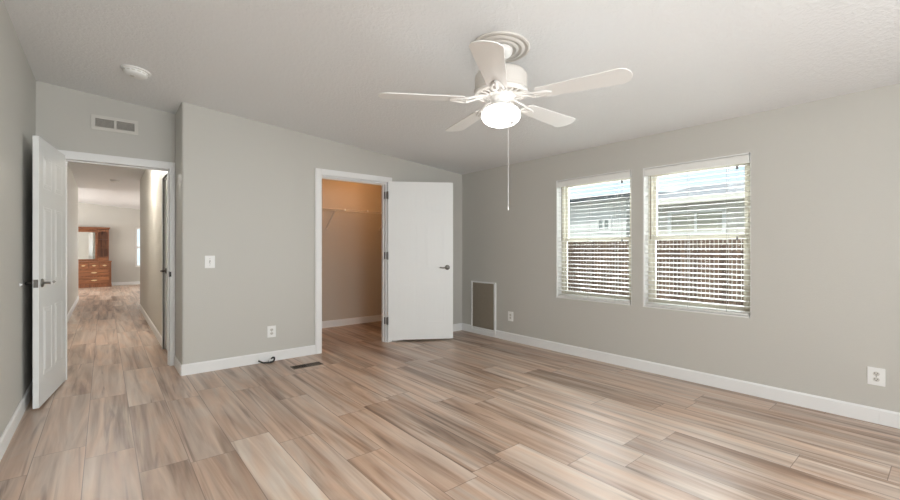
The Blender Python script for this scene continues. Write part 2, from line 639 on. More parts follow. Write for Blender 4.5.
# ------------------------------------------------------------------ door casings (trim) and jambs
def casing(name, mat, xl, xr, zt, w=0.075, wr_=None, t=0.016, wt=None):
    """flat casing with a small stepped edge around an opening, local x along the wall, -y out of it"""
    wr_ = w if wr_ is None else wr_
    wt = w if wt is None else wt
    mb = MB()
    for dx, tt in ((0, t), (0.012, t + 0.004)):
        mb.box(xl - w + dx, xl, -tt, 0, 0, zt + wt - dx, mat)
        mb.box(xr, xr + wr_ - dx, -tt, 0, 0, zt + wt - dx, mat)
        mb.box(xl, xr, -tt, 0, zt, zt + wt - dx, mat)
    return struct(name, mb, M['trim'], bevel=0.002)


def T(x, y, z=0, rz=0):
    return Matrix.Translation((x, y, z)) @ Matrix.Rotation(rz, 4, 'Z')


def jamb(name, mat, xl, xr, zt, depth=WT, t=0.02, stop=None):
    mb = MB()
    mb.box(xl, xl + t, -0.001, depth, 0, zt, mat)
    mb.box(xr - t, xr, -0.001, depth, 0, zt, mat)
    mb.box(xl + t, xr - t, -0.001, depth, zt - t, zt, mat)
    if stop:
        s0, s1 = stop
        mb.box(xl + t, xl + t + 0.01, s0, s1, 0, zt - t, mat)
        mb.box(xr - t - 0.01, xr - t, s0, s1, 0, zt - t, mat)
        mb.box(xl + t + 0.01, xr - t - 0.01, s0, s1, zt - t - 0.01, zt - t, mat)
    return struct(name, mb, M['trim'])


casing('trim_closet_casing', T(0, YC), CL + 0.008, CR, CH, w=0.070, wr_=0.07)
jamb('trim_closet_jamb', T(0, YC), CL, CR, CH, stop=(0.045, 0.075))
casing('trim_entry_casing', T(0, YD), DL, DR, DH, w=0.06, wr_=0.048, wt=0.075)
jamb('trim_entry_jamb', T(0, YD), DL - 0.015, DR + 0.015, DH + 0.015, t=0.015, stop=(0.045, 0.075))
hm = T(HR, 0, 0, -PI / 2)      # local x -> -Y, local -y -> -X
casing('trim_hall_casing', hm, -HD1, -HD0, 2.05, w=0.065)
jamb('trim_hall_jamb', hm, -HD1, -HD0, 2.05, t=0.015)


# ------------------------------------------------------------------ doors
def door_leaf(w, h, t, relief=1.0):
    """six-panel leaf, local x 0..w from the hinge, y 0..t, z 0..h, panels pressed into both faces"""
    mb = MB()
    mb.box(0, w, 0, t, 0, h)
    bm = mb.bm
    # panel mouldings: shallow raised rings on both faces
    st = w * 0.145
    mid = w * 0.12
    pw = (w - 2 * st - mid) / 2
    rows = [(0.22, 0.74), (0.92, 1.52), (1.66, h - 0.12)]
    for s in (0, 1):
        for cx in (st, st + pw + mid):
            for z0, z1 in rows:
                for k, (ins, e) in enumerate(((0, 0.0014), (0.02, 0.0008), (0.035, 0.0018))):
                    e *= relief
                    a0, a1, b0, b1 = cx + ins, cx + pw - ins, z0 + ins, z1 - ins
                    wd_ = 0.008 if k < 2 else None
                    y_0, y_1 = (-e, 0.001) if s == 0 else (t - 0.001, t + e)
                    if wd_:
                        mb.box(a0, a1, y_0, y_1, b0, b0 + wd_)
                        mb.box(a0, a1, y_0, y_1, b1 - wd_, b1)
                        mb.box(a0, a0 + wd_, y_0, y_1, b0 + wd_, b1 - wd_)
                        mb.box(a1 - wd_, a1, y_0, y_1, b0 + wd_, b1 - wd_)
                    else:
                        mb.box(a0, a1, y_0, y_1, b0, b1)
    return mb


def lever(parent, x, z, t, side, mat, toward=-1, length=0.105):
    """round rose, neck and curved lever; side -1 is the y=0 face, +1 the y=t face"""
    y = 0 if side < 0 else t
    s = side
    o = empty('door_handle', (0, 0, 0))
    o.parent = parent
    m = Matrix.Translation((x, y, z)) @ Matrix.Rotation(PI / 2 * (1 if s < 0 else -1), 4, 'X')
    MB().lathe([(0, 0.0), (0.033, 0.0), (0.033, 0.004), (0.029, 0.009), (0.016, 0.012), (0.012, 0.013), (0, 0.013)], m, 28).build('rose', mat, o, smooth=True)
    mb = MB()
    mb.cyl((x, y + s * 0.012, z), (x, y + s * 0.052, z), 0.0095, 14)
    pts = []
    for i in range(9):
        u = i / 8
        pts.append((x + toward * length * u, y + s * (0.05 - 0.006 * math.sin(u * PI)), z - 0.004 * math.sin(u * PI) + 0.003 * u))
    mb.tube(pts, 0.008, 10, radii=[0.0115, 0.0105, 0.0095, 0.009, 0.009, 0.009, 0.009, 0.0095, 0.008])
    mb.build('lever', mat, o, smooth=True)
    return o


def hinge(parent, z, y, mat, x=-0.004):
    mb = MB()
    mb.cyl((x, y, z - 0.045), (x, y, z + 0.045), 0.006, 10)
    mb.cyl((x, y, z + 0.045), (x, y, z + 0.052), 0.0075, 10, 0.004)
    mb.cyl((x, y, z - 0.052), (x, y, z - 0.045), 0.004, 10, 0.0075)
    return mb.build('hinge', mat, parent, smooth=True)


# entry door, hinged on the left jamb, swung in almost against the left wall
hx, hy = DL + 0.002, YD - 0.022
ang = math.atan2(4.385 - hy, -0.372 - hx)
d1 = empty('door_1', (hx, hy, 0.0), kind='structure', rz=ang)
# local x along the leaf, +y to the visible (hall) face after rotation; local -y points to the left wall
LW = 0.785
mb = door_leaf(LW, 2.035, 0.035)
bmesh.ops.translate(mb.bm, verts=mb.bm.verts, vec=(0.004, -0.035, 0.014))
mb.build('door_leaf', M['door'], d1, bevel=0.0012)
def at(o, dy, dz=0):
    for c in [o] + list(o.children):
        pass
    o.location = (0, dy, dz)
h_ = lever(d1, LW - 0.066, 0.945, 0.035, 1, M['nickel'], toward=-1); h_.location = (0, -0.035, 0)
h_ = lever(d1, LW - 0.066, 0.945, 0.035, -1, M['dark_metal'], toward=-1); h_.location = (0, -0.035, 0)
mb = MB(); mb.box(LW + 0.003, LW + 0.0052, -0.031, -0.004, 0.915, 0.975); mb.box(LW + 0.005, LW + 0.012, -0.024, -0.011, 0.937, 0.953)
mb.build('latch_plate', M['nickel'], d1)
for z in (0.25, 1.05, 1.83):
    hinge(d1, z, -0.042, M['nickel'])
# closet door, hinged on the right jamb, folded back towards the window wall
hx, hy = CR + 0.004, YC - 0.024
ang = math.atan2(4.215 - hy, 3.545 - hx)
d2 = empty('door_2', (hx, hy, 0.0), kind='structure', rz=ang)
LW2 = 0.840
mb = door_leaf(LW2, 2.050, 0.035, 2.2)
bmesh.ops.translate(mb.bm, verts=mb.bm.verts, vec=(0.006, 0.0, 0.030))
mb.build('door_leaf', M['door'], d2, bevel=0.0012)
lever(d2, LW2 - 0.070, 0.965, 0.035, -1, M['nickel'], toward=-1)
lever(d2, LW2 - 0.070, 0.965, 0.035, 1, M['nickel'], toward=-1)
for z in (0.28, 1.12, 1.90):
    hg = hinge(d2, z, -0.006, M['nickel'], x=-0.003)
# hinge leaves on the jamb side show as small plates beside the white leaf
for z in (0.28, 1.12, 1.90):
    mb = MB()
    mb.box(CR - 0.0225, CR - 0.020, YC + 0.004, YC + 0.034, z - 0.045, z + 0.045)
    mb.box(CR - 0.020, CR - 0.0, YC - 0.0215, YC - 0.0195, z - 0.045, z + 0.045)
    o = mb.build('trim_hinge_plate', M['nickel'], kind='structure')
# hall side door, closed
d3 = empty('door_3', (HR + 0.012, HD1 - 0.018, 0.0), kind='structure', rz=-PI / 2)
mb = door_leaf(HD1 - HD0 - 0.036, 2.015, 0.035)
bmesh.ops.translate(mb.bm, verts=mb.bm.verts, vec=(0, 0.0, 0.012))
mb.build('door_leaf', M['door'], d3, bevel=0.001)
lever(d3, 0.06, 0.945, 0.035, -1, M['dark_metal'], toward=1)
# strike plate on the entry jamb
mb = MB(); mb.box(DR - 0.0015, DR + 0.001, YD + 0.004, YD + 0.040, 0.915, 0.975); mb.box(DR - 0.002, DR + 0.014, YD - 0.023, YD - 0.0205, 0.92, 0.97)
mb.build('trim_strike_plate', M['dark_metal'], kind='structure')
mb = MB(); mb.box(CL + 0.019, CL + 0.0215, YC + 0.006, YC + 0.036, 0.95, 1.01)
mb.build('trim_closet_strike', M['dark_metal'], kind='structure')


# ------------------------------------------------------------------ windows
def window(name, y0, y1, z0, z1):
    w = empty(name, (XR, (y0 + y1) / 2, z0), kind='structure')
    hw, h = (y1 - y0) / 2, z1 - z0
    # white liner of the reveal, flush with the wall
    mb = MB(); t = 0.012
    mb.box(0.0, 0.10, -hw, -hw + 0.004, 0, h); mb.box(-0.003, 0.10, hw - t, hw, 0, h)
    mb.box(-0.003, 0.10, -hw + t, hw - t, 0, t); mb.box(-0.003, 0.10, -hw + t, hw - t, h - t, h)
    mb.build('window_liner', M['liner'], w)
    # vinyl frame
    mb = MB(); f = 0.035
    a, b = -hw + t, hw - t
    mb.box(0.085, 0.150, a, a + f, t, h - t); mb.box(0.085, 0.150, b - f, b, t, h - t)
    mb.box(0.085, 0.150, a + f, b - f, t, t + f); mb.box(0.085, 0.150, a + f, b - f, h - t - f, h - t)
    mb.build('window_frame', M['vinyl'], w, bevel=0.003)
    mid = 1.310 - z0
    a, b = a + f, b - f
    s = 0.032
    for nm, q0, q1, zz0, zz1 in (('upper_sash', 0.122, 0.145, mid - 0.02, h - t - f), ('lower_sash', 0.095, 0.118, t + f, mid + 0.02)):
        mb = MB()
        mb.box(q0, q1, a, a + s, zz0, zz1); mb.box(q0, q1, b - s, b, zz0, zz1)
        mb.box(q0, q1, a + s, b - s, zz0, zz0 + s + 0.004); mb.box(q0, q1, a + s, b - s, zz1 - s - 0.004, zz1)
        sh = mb.build(nm, M['vinyl'], w, bevel=0.002)
        g = MB().box((q0 + q1) / 2 - 0.002, (q0 + q1) / 2 + 0.002, a + s - 0.004, b - s + 0.004, zz0 + s, zz1 - s)
        g.build('pane', M['glass'], sh)
    return w


window('window_1', *W1)
window('window_2', *W2)


def blind(y0, y1, z0, z1, label):
    o = empty('window_blind', (XR + 0.035, (y0 + y1) / 2, z0), label, 'blind', 'horizontal blinds in the bedroom windows')
    hw, h = (y1 - y0) / 2 - 0.014, z1 - z0
    # valance with returned ends
    mb = MB()
    mb.box(-0.036, -0.027, -hw, hw, h - 0.082, h - 0.016)
    mb.box(-0.038, -0.027, -hw, hw, h - 0.026, h - 0.016)
    mb.box(-0.027, 0.0, -hw, -hw + 0.008, h - 0.082, h - 0.016)
    mb.box(-0.027, 0.0, hw - 0.008, hw, h - 0.082, h - 0.016)
    mb.build('valance', M['slat'], o, bevel=0.002)
    MB().box(-0.022, 0.028, -hw + 0.01, hw - 0.01, h - 0.060, h - 0.018).build('head_rail', M['slat'], o)
    # slats
    mb = MB()
    top = h - 0.095
    n = 28
    pitch = (top - 0.045) / n
    tilt = math.radians(5)
    for i in range(n + 1):
        z = top - i * pitch
        m = Matrix.Translation((0.002, 0, z)) @ Matrix.Rotation(-tilt, 4, 'Y')
        # gently crowned slat, 50 mm deep
        pr = [(-0.025, -0.0008), (-0.012, 0.0006), (0.0, 0.0011), (0.012, 0.0006), (0.025, -0.0008)]
        lo = [m @ Vector((x, 0, zz - 0.0015)) for x, zz in pr]
        hi = [m @ Vector((x, 0, zz + 0.0015)) for x, zz in reversed(pr)]
        loop = lo + hi
        mb.quad_prism([Vector((p.x, -hw + 0.004, p.z)) for p in loop], [Vector((p.x, hw - 0.004, p.z)) for p in loop])
    mb.build('slats', M['slat'], o)
    MB().box(-0.024, 0.026, -hw + 0.004, hw - 0.004, 0.016, 0.034).build('bottom_rail', M['slat'], o, bevel=0.003)
    # ladder strings
    for fy in (-0.62, 0.10):
        mb = MB()
        for xx in (-0.026, 0.029):
            mb.cyl((xx, fy * hw, 0.03), (xx, fy * hw, h - 0.06), 0.0016, 6)
        mb.build('ladder_string', M['cord'], o)
    mb = MB()
    mb.cyl((-0.034, -hw * 0.79, 1.31 - z0), (-0.034, -hw * 0.79, h - 0.085), 0.0012, 6)
    mb.cyl((-0.034, -hw * 0.82, 1.31 - z0), (-0.034, -hw * 0.82, h - 0.085), 0.0012, 6)
    mb.build('lift_cord', M['cord'], o)
    mb = MB()
    mb.lathe([(0, 0), (0.008, 0.002), (0.007, 0.02), (0.003, 0.034), (0, 0.035)], Matrix.Translation((-0.034, -hw * 0.805, 1.277 - z0)), 12)
    mb.build('cord_tassel', M['tassel'], o)
    MB().box(-0.042, -0.030, -hw * 0.805 - 0.009, -hw * 0.805 + 0.009, h - 0.125, h - 0.100).build('cord_lock', M['tassel'], o, bevel=0.002)
    mb = MB()
    mb.cyl((-0.033, hw * 0.86, 1.30 - z0), (-0.033, hw * 0.86, h - 0.085), 0.0042, 8)
    mb.cyl((-0.033, hw * 0.86, h - 0.088), (-0.018, hw * 0.86, h - 0.062), 0.0022, 6)
    mb.build('tilt_wand', M['wand'], o, smooth=True)
    return o


blind(*W1, 'white slatted blind in the left-hand bedroom window, the one nearer the corner grille')
blind(*W2, 'white slatted blind in the right-hand bedroom window, the one farther from the closet door')

# far living-room window
w3 = empty('window_3', ((W3[0] + W3[1]) / 2, YF, W3[2]), kind='structure')
hw, h = (W3[1] - W3[0]) / 2, W3[3] - W3[2]
mb = MB()
f = 0.05
mb.box(-hw, -hw + f, 0.02, 0.09, 0, h); mb.box(hw - f, hw, 0.02, 0.09, 0, h)
mb.box(-hw + f, hw - f, 0.02, 0.09, 0, f); mb.box(-hw + f, hw - f, 0.02, 0.09, h - f, h)
mb.box(-hw + f, hw - f, 0.03, 0.08, h / 2 - 0.03, h / 2 + 0.03)
fr = mb.build('window_frame', M['liner'], w3)
MB().box(-hw + f - .01, hw - f + .01, 0.052, 0.056, f - .01, h - f + .01).build('pane', M['glass'], fr)
# ================================================================== CEILING FAN
FX, FY = 1.952, 1.849
FZ = zc(FX)
fan = empty('ceiling_fan', (FX, FY, FZ), 'white five-blade ceiling fan with lit glass bowl and long pull chain', 'ceiling fan')
# local z = world z - FZ
slope = Matrix.Rotation(SL, 4, 'Y')
prof = [(0, -0.001), (0.180, -0.001), (0.183, -0.006), (0.180, -0.013), (0.168, -0.016), (0.160, -0.011), (0.150, -0.012), (0.144, -0.019),
        (0.132, -0.022), (0.122, -0.016), (0.112, -0.016), (0.105, -0.023), (0.096, -0.025), (0.088, -0.020), (0.0, -0.018)]
MB().lathe(prof, slope, 64).build('medallion', M['fan_groove'], fan, smooth=True)
MB().lathe([(0, -0.016), (0.072, -0.016), (0.074, -0.026), (0.070, -0.045), (0.056, -0.062), (0.034, -0.074), (0.018, -0.078), (0, -0.078)], None, 40).build('canopy', M['fan_white'], fan, smooth=True)
MB().cyl((0, 0, -0.075), (0, 0, -0.15), 0.013, 16).build('downrod', M['fan_white'], fan, smooth=True)
zt = 2.355 - FZ
MB().lathe([(0, zt), (0.05, zt), (0.058, zt - 0.012), (0.120, zt - 0.020), (0.150, zt - 0.032), (0.163, zt - 0.050), (0.166, zt - 0.062), (0.166, zt - 0.135),
            (0.172, zt - 0.140), (0.172, zt - 0.150), (0.160, zt - 0.158), (0.0, zt - 0.158)], None, 56).build('motor_housing', M['fan_groove'], fan, smooth=True)
# pierced lower ring: a rim, an inner hub and radial ribs
zb = zt - 0.160
mb = MB()
mb.lathe([(0.148, zb + 0.006), (0.170, zb + 0.006), (0.172, zb - 0.004), (0.166, zb - 0.012), (0.150, zb - 0.014), (0.146, zb - 0.004), (0.148, zb + 0.006)], None, 56)
mb.lathe([(0.0, zb + 0.004), (0.092, zb + 0.004), (0.094, zb - 0.016), (0.080, zb - 0.024), (0.0, zb - 0.024)], None, 48)
for k in range(20):
    a = 2 * PI * k / 20
    a2 = a + 0.10
    mb.tube([(0.088 * math.cos(a), 0.088 * math.sin(a), zb - 0.016), (0.120 * math.cos(a2), 0.120 * math.sin(a2), zb - 0.012), (0.152 * math.cos(a), 0.152 * math.sin(a), zb - 0.006)], 0.0055, 6)
mb.build('vent_ring', M['fan_white'], fan, smooth=True)
# switch housing and light fitter
z1 = zb - 0.022
MB().lathe([(0, z1), (0.066, z1), (0.068, z1 - 0.012), (0.060, z1 - 0.022), (0.058, z1 - 0.048), (0.070, z1 - 0.056), (0.088, z1 - 0.066), (0.090, z1 - 0.078), (0.0, z1 - 0.080)], None, 48).build('switch_housing', M['fan_white'], fan, smooth=True)
zg = 2.106 - FZ
MB().lathe([(0.0, zg + 0.002), (0.084, zg + 0.002), (0.088, zg - 0.004), (0.110, zg - 0.016), (0.122, zg - 0.038), (0.124, zg - 0.062), (0.113, zg - 0.084),
            (0.090, zg - 0.103), (0.055, zg - 0.116), (0.022, zg - 0.121), (0.0, zg - 0.122)], None, 56).build('glass_bowl', M['bowl'], fan, smooth=True)
# blades and irons
BZ = 2.155 - FZ
for k in range(5):
    phi = math.radians(-30.5 - 72 * k)
    wa = phi - TH
    m = Matrix.Rotation(wa, 4, 'Z')
    pm = m @ Matrix.Translation((0, 0, BZ)) @ Matrix.Rotation(math.radians(-8), 4, 'X')
    # blade outline: narrower root, wide rounded tip
    r0, r1 = 0.245, 0.775
    pts = []
    w0, w1 = 0.060, 0.084
    for i in range(9):
        u = i / 8
        pts.append((r0 + (r1 - 0.062 - r0) * u, -(w0 + (w1 - w0) * u)))
    cxp = r1 - 0.062
    for i in range(1, 12):
        a = -PI / 2 + PI * i / 12
        pts.append((cxp + 0.062 * math.cos(a), w1 * math.sin(a)))
    for i in range(9):
        u = 1 - i / 8
        pts.append((r0 + (r1 - 0.062 - r0) * u, (w0 + (w1 - w0) * u)))
    pts.append((r0 - 0.012, w0 * 0.6)); pts.append((r0 - 0.012, -w0 * 0.6))
    bl = MB().prism(pts, pm @ Matrix.Translation((0, 0, -0.003)), 0.006).build('blade', M['fan_blade'], fan, bevel=0.0015)
    # iron: an arm from the hub that forks into an oval plate under the blade
    mb = MB()
    arm0 = m @ Vector((0.085, 0, zb - 0.014))
    zi = BZ - 0.010
    for s in (-1, 1):
        mb.tube([m @ Vector((0.085, s * 0.014, zb - 0.015)), m @ Vector((0.130, s * 0.020, zb - 0.024)), m @ Vector((0.175, s * 0.030, (zb + zi) / 2 - 0.012)),
                 m @ Vector((0.215, s * 0.036, zi)), m @ Vector((0.26, s * 0.030, zi - 0.001)), m @ Vector((0.305, s * 0.016, zi)), m @ Vector((0.325, 0, zi))], 0.0065, 8)
    mb.tube([m @ Vector((0.215, 0, zi - 0.001)), m @ Vector((0.31, 0, zi - 0.001))], 0.010, 8, flat=0.5)
    mb.tube([m @ Vector((0.225, -0.034, zi)), m @ Vector((0.225, 0.034, zi))], 0.006, 8)
    ov = [(0.265 + 0.048 * math.cos(2 * PI * q / 20), 0.026 * math.sin(2 * PI * q / 20)) for q in range(20)]
    mb.prism(ov, pm @ Matrix.Translation((0, 0, -0.0075)), 0.004)
    mb.build('blade_iron', M['fan_white'], fan, smooth=True)
# pull chains
side = Vector((math.cos(-TH), math.sin(-TH), 0)) * 0.027 + Vector((math.sin(TH), math.cos(TH), 0)) * -0.132
mb = MB()
ch = Vector((side.x * 1.0, side.y * 1.0, 0))
c2 = ch.normalized() * 0.136
mb.tube([(ch.x * .45, ch.y * .45, z1 - 0.045), (c2.x, c2.y, z1 - 0.062), (c2.x, c2.y, zg - 0.05), (c2.x, c2.y, 1.462 - FZ)], 0.0016, 6)
mb.lathe([(0, 0), (0.004, 0.002), (0.005, 0.012), (0.003, 0.026), (0, 0.028)], Matrix.Translation((c2.x, c2.y, 1.436 - FZ)), 10)
mb.build('pull_chain', M['fan_white'], fan)
s2 = Vector((math.cos(-TH), math.sin(-TH), 0)) * 0.052 + Vector((math.sin(TH), math.cos(TH), 0)) * -0.122
mb = MB()
mb.tube([(s2.x * .5, s2.y * .5, z1 - 0.045), (s2.x, s2.y, z1 - 0.075), (s2.x, s2.y, 1.985 - FZ)], 0.0016, 6)
mb.lathe([(0, 0), (0.005, 0.003), (0.008, 0.012), (0.005, 0.024), (0, 0.027)], Matrix.Translation((s2.x, s2.y, 1.96 - FZ)), 10)
mb.build('pull_chain', M['nickel'], fan)


# ================================================================== CEILING AND WALL FITTINGS
def detector(x, y, r, label, group=None):
    o = empty('smoke_detector', (x, y, zc(x)), label, 'smoke detector')
    o.rotation_euler = (0, SL, 0)
    MB().lathe([(0, 0.001), (r, 0.001), (r, -0.006), (r * 0.93, -0.011), (0, -0.011)], None, 40).build('mounting_plate', M['plastic'], o, smooth=True)
    mb = MB().lathe([(0, -0.010), (r * 0.80, -0.010), (r * 0.82, -0.022), (r * 0.76, -0.036), (r * 0.60, -0.045), (r * 0.25, -0.048), (0, -0.048)], None, 40)
    b = mb.build('cover', M['plastic'], o, smooth=True)
    mb = MB()
    for k in range(14):
        a = 2 * PI * k / 14
        m = Matrix.Rotation(a, 4, 'Z')
        mb.box(r * 0.80, r * 0.835, -r * 0.12, r * 0.12, -0.026, -0.019, m)
    mb.build('vent_slot', M['vent'], b)
    MB().lathe([(0, -0.047), (r * 0.16, -0.047), (r * 0.15, -0.051), (0, -0.052)], Matrix.Translation((-r * .2, 0, 0.001)), 16).build('test_button', M['vent'], b, smooth=True)
    return o


detector(0.198, 4.20, 0.100, 'round white smoke detector on the bedroom ceiling above the open entry door')
detector(0.175, 11.1, 0.09, 'small round detector far down on the hall ceiling, seen through the doorway')


def wall_vent():
    x0, x1, z0, z1 = -0.094, 0.262, 2.332, 2.470
    o = empty('air_vent', ((x0 + x1) / 2, YD, (z0 + z1) / 2), 'wide two-section louvred vent high on the wall above the hall doorway', 'vent')
    w, h = (x1 - x0) / 2, (z1 - z0) / 2
    mb = MB()
    b = 0.030
    mb.box(-w, w, -0.010, 0, h - b, h); mb.box(-w, w, -0.010, 0, -h, -h + b)
    mb.box(-w, -w + b, -0.010, 0, -h + b, h - b); mb.box(w - b, w, -0.010, 0, -h + b, h - b)
    mb.box(-0.010, 0.010, -0.010, 0, -h + b, h - b)
    mb.build('frame', M['vent'], o, bevel=0.002)
    MB().box(-w + b, w - b, -0.0015, 0, -h + b, h - b).build('duct_opening', M['vent_dark'], o)
    mb = MB()
    for sx in (-1, 1):
        a, c = (-w + b, -0.010) if sx < 0 else (0.010, w - b)
        for i in range(7):
            z = -h + b + 0.006 + i * (2 * h - 2 * b - 0.010) / 6.6
            m = Matrix.Translation((0, -0.006, z)) @ Matrix.Rotation(math.radians(35), 4, 'X')
            mb.box(a, c, -0.0055, 0.0055, -0.0008, 0.0008, m)
    mb.build('louvres', M['vent'], o)


wall_vent()


def plate(name, label, cat, loc, rz, kind_, w=0.088, h=0.122):
    """wall plate: local x along the wall, local -y into the room"""
    o = empty(name, loc, label, cat, rz=rz)
    MB().box(-w / 2, w / 2, -0.006, 0, -h / 2, h / 2).build('cover_plate', M['plastic'], o, bevel=0.002)
    if kind_ == 'outlet':
        for s in (-1, 1):
            pts = [(0.017 * math.cos(a), 0.0145 * math.sin(a)) for a in [2 * PI * q / 20 for q in range(20)]]
            m = Matrix.Translation((0, -0.0085, s * 0.0195)) @ Matrix.Rotation(-PI / 2, 4, 'X')
            sock = MB().prism(pts, m, 0.003).build('socket', M['vent'], o)
            mb = MB()
            mb.box(-0.0085, -0.0060, -0.0092, -0.0080, s * 0.0195 - 0.001, s * 0.0195 + 0.008)
            mb.box(0.0060, 0.0085, -0.0092, -0.0080, s * 0.0195 - 0.001, s * 0.0195 + 0.007)
            mb.box(-0.0025, 0.0025, -0.0092, -0.0080, s * 0.0195 - 0.010, s * 0.0195 - 0.005)
            mb.build('slots', M['slot'], sock)
        MB().lathe([(0, 0), (0.003, 0), (0.002, 0.0015), (0, 0.0015)], Matrix.Translation((0, -0.006, 0)) @ Matrix.Rotation(PI / 2, 4, 'X'), 10).build('screw', M['nickel'], o)
    else:
        MB().box(-0.006, 0.006, -0.0075, -0.005, -0.013, 0.013).build('toggle_slot', M['nickel'], o)
        m = Matrix.Translation((0, -0.007, 0.0)) @ Matrix.Rotation(math.radians(28), 4, 'X')
        MB().box(-0.0045, 0.0045, -0.014, 0.001, -0.004, 0.005, m).build('toggle', M['plastic'], o, bevel=0.001)
        for s in (-1, 1):
            MB().lathe([(0, 0), (0.003, 0), (0.002, 0.0015), (0, 0.0015)], Matrix.Translation((0, -0.006, s * 0.030)) @ Matrix.Rotation(PI / 2, 4, 'X'), 10).build('screw', M['nickel'], o)
    return o


plate('light_switch', 'white toggle light switch at hand height between hall doorway and closet', 'light switch', (0.804, YC, 1.078), 0, 'switch')
plate('power_outlet', 'white double outlet low on the wall left of the closet opening', 'outlet', (1.388, YC, 0.318), 0, 'outlet')
plate('power_outlet', 'white outlet low on the window wall, just right of the taupe grille', 'outlet', (XR, 3.723, 0.322), -PI / 2, 'outlet')
plate('power_outlet', 'white double outlet on the window wall near the right edge of the photo', 'outlet', (XR, 0.349, 0.322), -PI / 2, 'outlet')
# rz=-90: local -y -> -x (into the room)


def return_panel():
    y0, y1, z0, z1 = 3.985, 4.475, 0.030, 0.748
    o = empty('return_air_grille', (XR, (y0 + y1) / 2, z0), 'tall taupe return-air filter panel in a thin white frame by the corner', 'grille')
    w, h = (y1 - y0) / 2, z1 - z0
    f, d = 0.024, 0.019
    mb = MB()
    mb.box(-d, 0, -w, -w + 0.032, 0, h); mb.box(-d, 0, w - f, w, 0, h)
    mb.box(-d, 0, -w + 0.032, w - f, 0, f + 0.01); mb.box(-d, 0, -w + 0.032, w - f, h - f + .004, h)
    mb.build('frame', M['trim'], o, bevel=0.002)
    MB().box(-0.008, 0.0, -w + 0.032, w - f, f + 0.01, h - f + .004).build('filter_panel', M['panel'], o)
    mb = MB()
    for i in range(46):
        z = f + 0.018 + i * (h - 2 * f - 0.02) / 46
        m = Matrix.Translation((-0.010, 0, z)) @ Matrix.Rotation(math.radians(-38), 4, 'Y')
        mb.box(-0.004, 0.004, -w + 0.032, w - f, -0.0006, 0.0006, m)
    mb.build('louvres', M['panel'], o)


return_panel()

# small white bumper on the left wall behind the entry door handle
o = empty('door_bumper', (XL, 4.262, 0.948), 'small round white door bumper on the left wall beside the handle', 'door stop')
m = Matrix.Rotation(PI / 2, 4, 'Y') @ Matrix.Scale(0.62, 4)
MB().lathe([(0, 0), (0.020, 0), (0.020, 0.004), (0.013, 0.010), (0, 0.010)], m, 20).build('base', M['plastic'], o, smooth=True)
MB().lathe([(0, 0.009), (0.010, 0.009), (0.012, 0.016), (0.009, 0.024), (0, 0.025)], m, 20).build('rubber_tip', M['tie'], o, smooth=True)

# floor register
x0, x1, y0, y1 = 1.463, 1.770, 4.215, 4.335
o = empty('floor_register', ((x0 + x1) / 2, (y0 + y1) / 2, 0), 'brown metal floor register set in the planks near the closet', 'floor vent')
w, d = (x1 - x0) / 2, (y1 - y0) / 2
mb = MB()
f = 0.014
mb.box(-w, w, -d, -d + f, 0, 0.004); mb.box(-w, w, d - f, d, 0, 0.004)
mb.box(-w, -w + f, -d + f, d - f, 0, 0.004); mb.box(w - f, w, -d + f, d - f, 0, 0.004)
mb.box(-0.006, 0.006, -d + f, d - f, 0, 0.004)
mb.build('frame', M['register'], o, bevel=0.001)
MB().box(-w + f, w - f, -d + f, d - f, 0.0002, 0.001).build('duct_opening', M['register_dark'], o)
mb = MB()
for sx in (0, 1):
    a = -w + f if sx == 0 else 0.006
    b = -0.006 if sx == 0 else w - f
    n = 11
    for i in range(1, n):
        x = a + (b - a) * i / n
        m = Matrix.Translation((x, 0, 0.0022)) @ Matrix.Rotation(math.radians(-30 if sx else 55), 4, 'Y')
        mb.box(-0.0030, 0.0030, -d + f, d - f, -0.0005, 0.0005, m)
mb.build('louvres', M['register'], o)

# short cable coming out of the floor by the baseboard
o = empty('cable', (1.33, 4.635, 0), 'short black cable with a white sleeve, looped on the floor at the baseboard', 'cable')
pts = [(-0.085, 0.020, 0.034), (-0.065, 0.010, 0.022), (-0.045, -0.004, 0.012), (-0.015, -0.012, 0.009), (0.012, -0.012, 0.009), (0.028, -0.008, 0.020),
       (0.042, -0.004, 0.040), (0.055, 0.000, 0.050), (0.070, 0.000, 0.046), (0.066, -0.010, 0.024), (0.045, -0.018, 0.010), (0.018, -0.020, 0.008)]
def smooth_path(p, k=5):
    p = [Vector(q) for q in p]
    out = []
    for i in range(len(p) - 1):
        a, b, c, d_ = p[max(i - 1, 0)], p[i], p[i + 1], p[min(i + 2, len(p) - 1)]
        for j in range(k):
            t = j / k
            out.append(0.5 * ((2 * b) + (-a + c) * t + (2 * a - 5 * b + 4 * c - d_) * t * t + (-a + 3 * b - 3 * c + d_) * t ** 3))
    out.append(p[-1])
    return out
MB().tube(smooth_path(pts), 0.0085, 8).build('wire_loop', M['cable'], o, smooth=True)
MB().tube(smooth_path([(0.010, -0.014, 0.022), (0.024, -0.010, 0.026), (0.040, -0.006, 0.030), (0.052, -0.006, 0.026)]), 0.011, 8).build('sleeve', M['tie'], o, smooth=True)

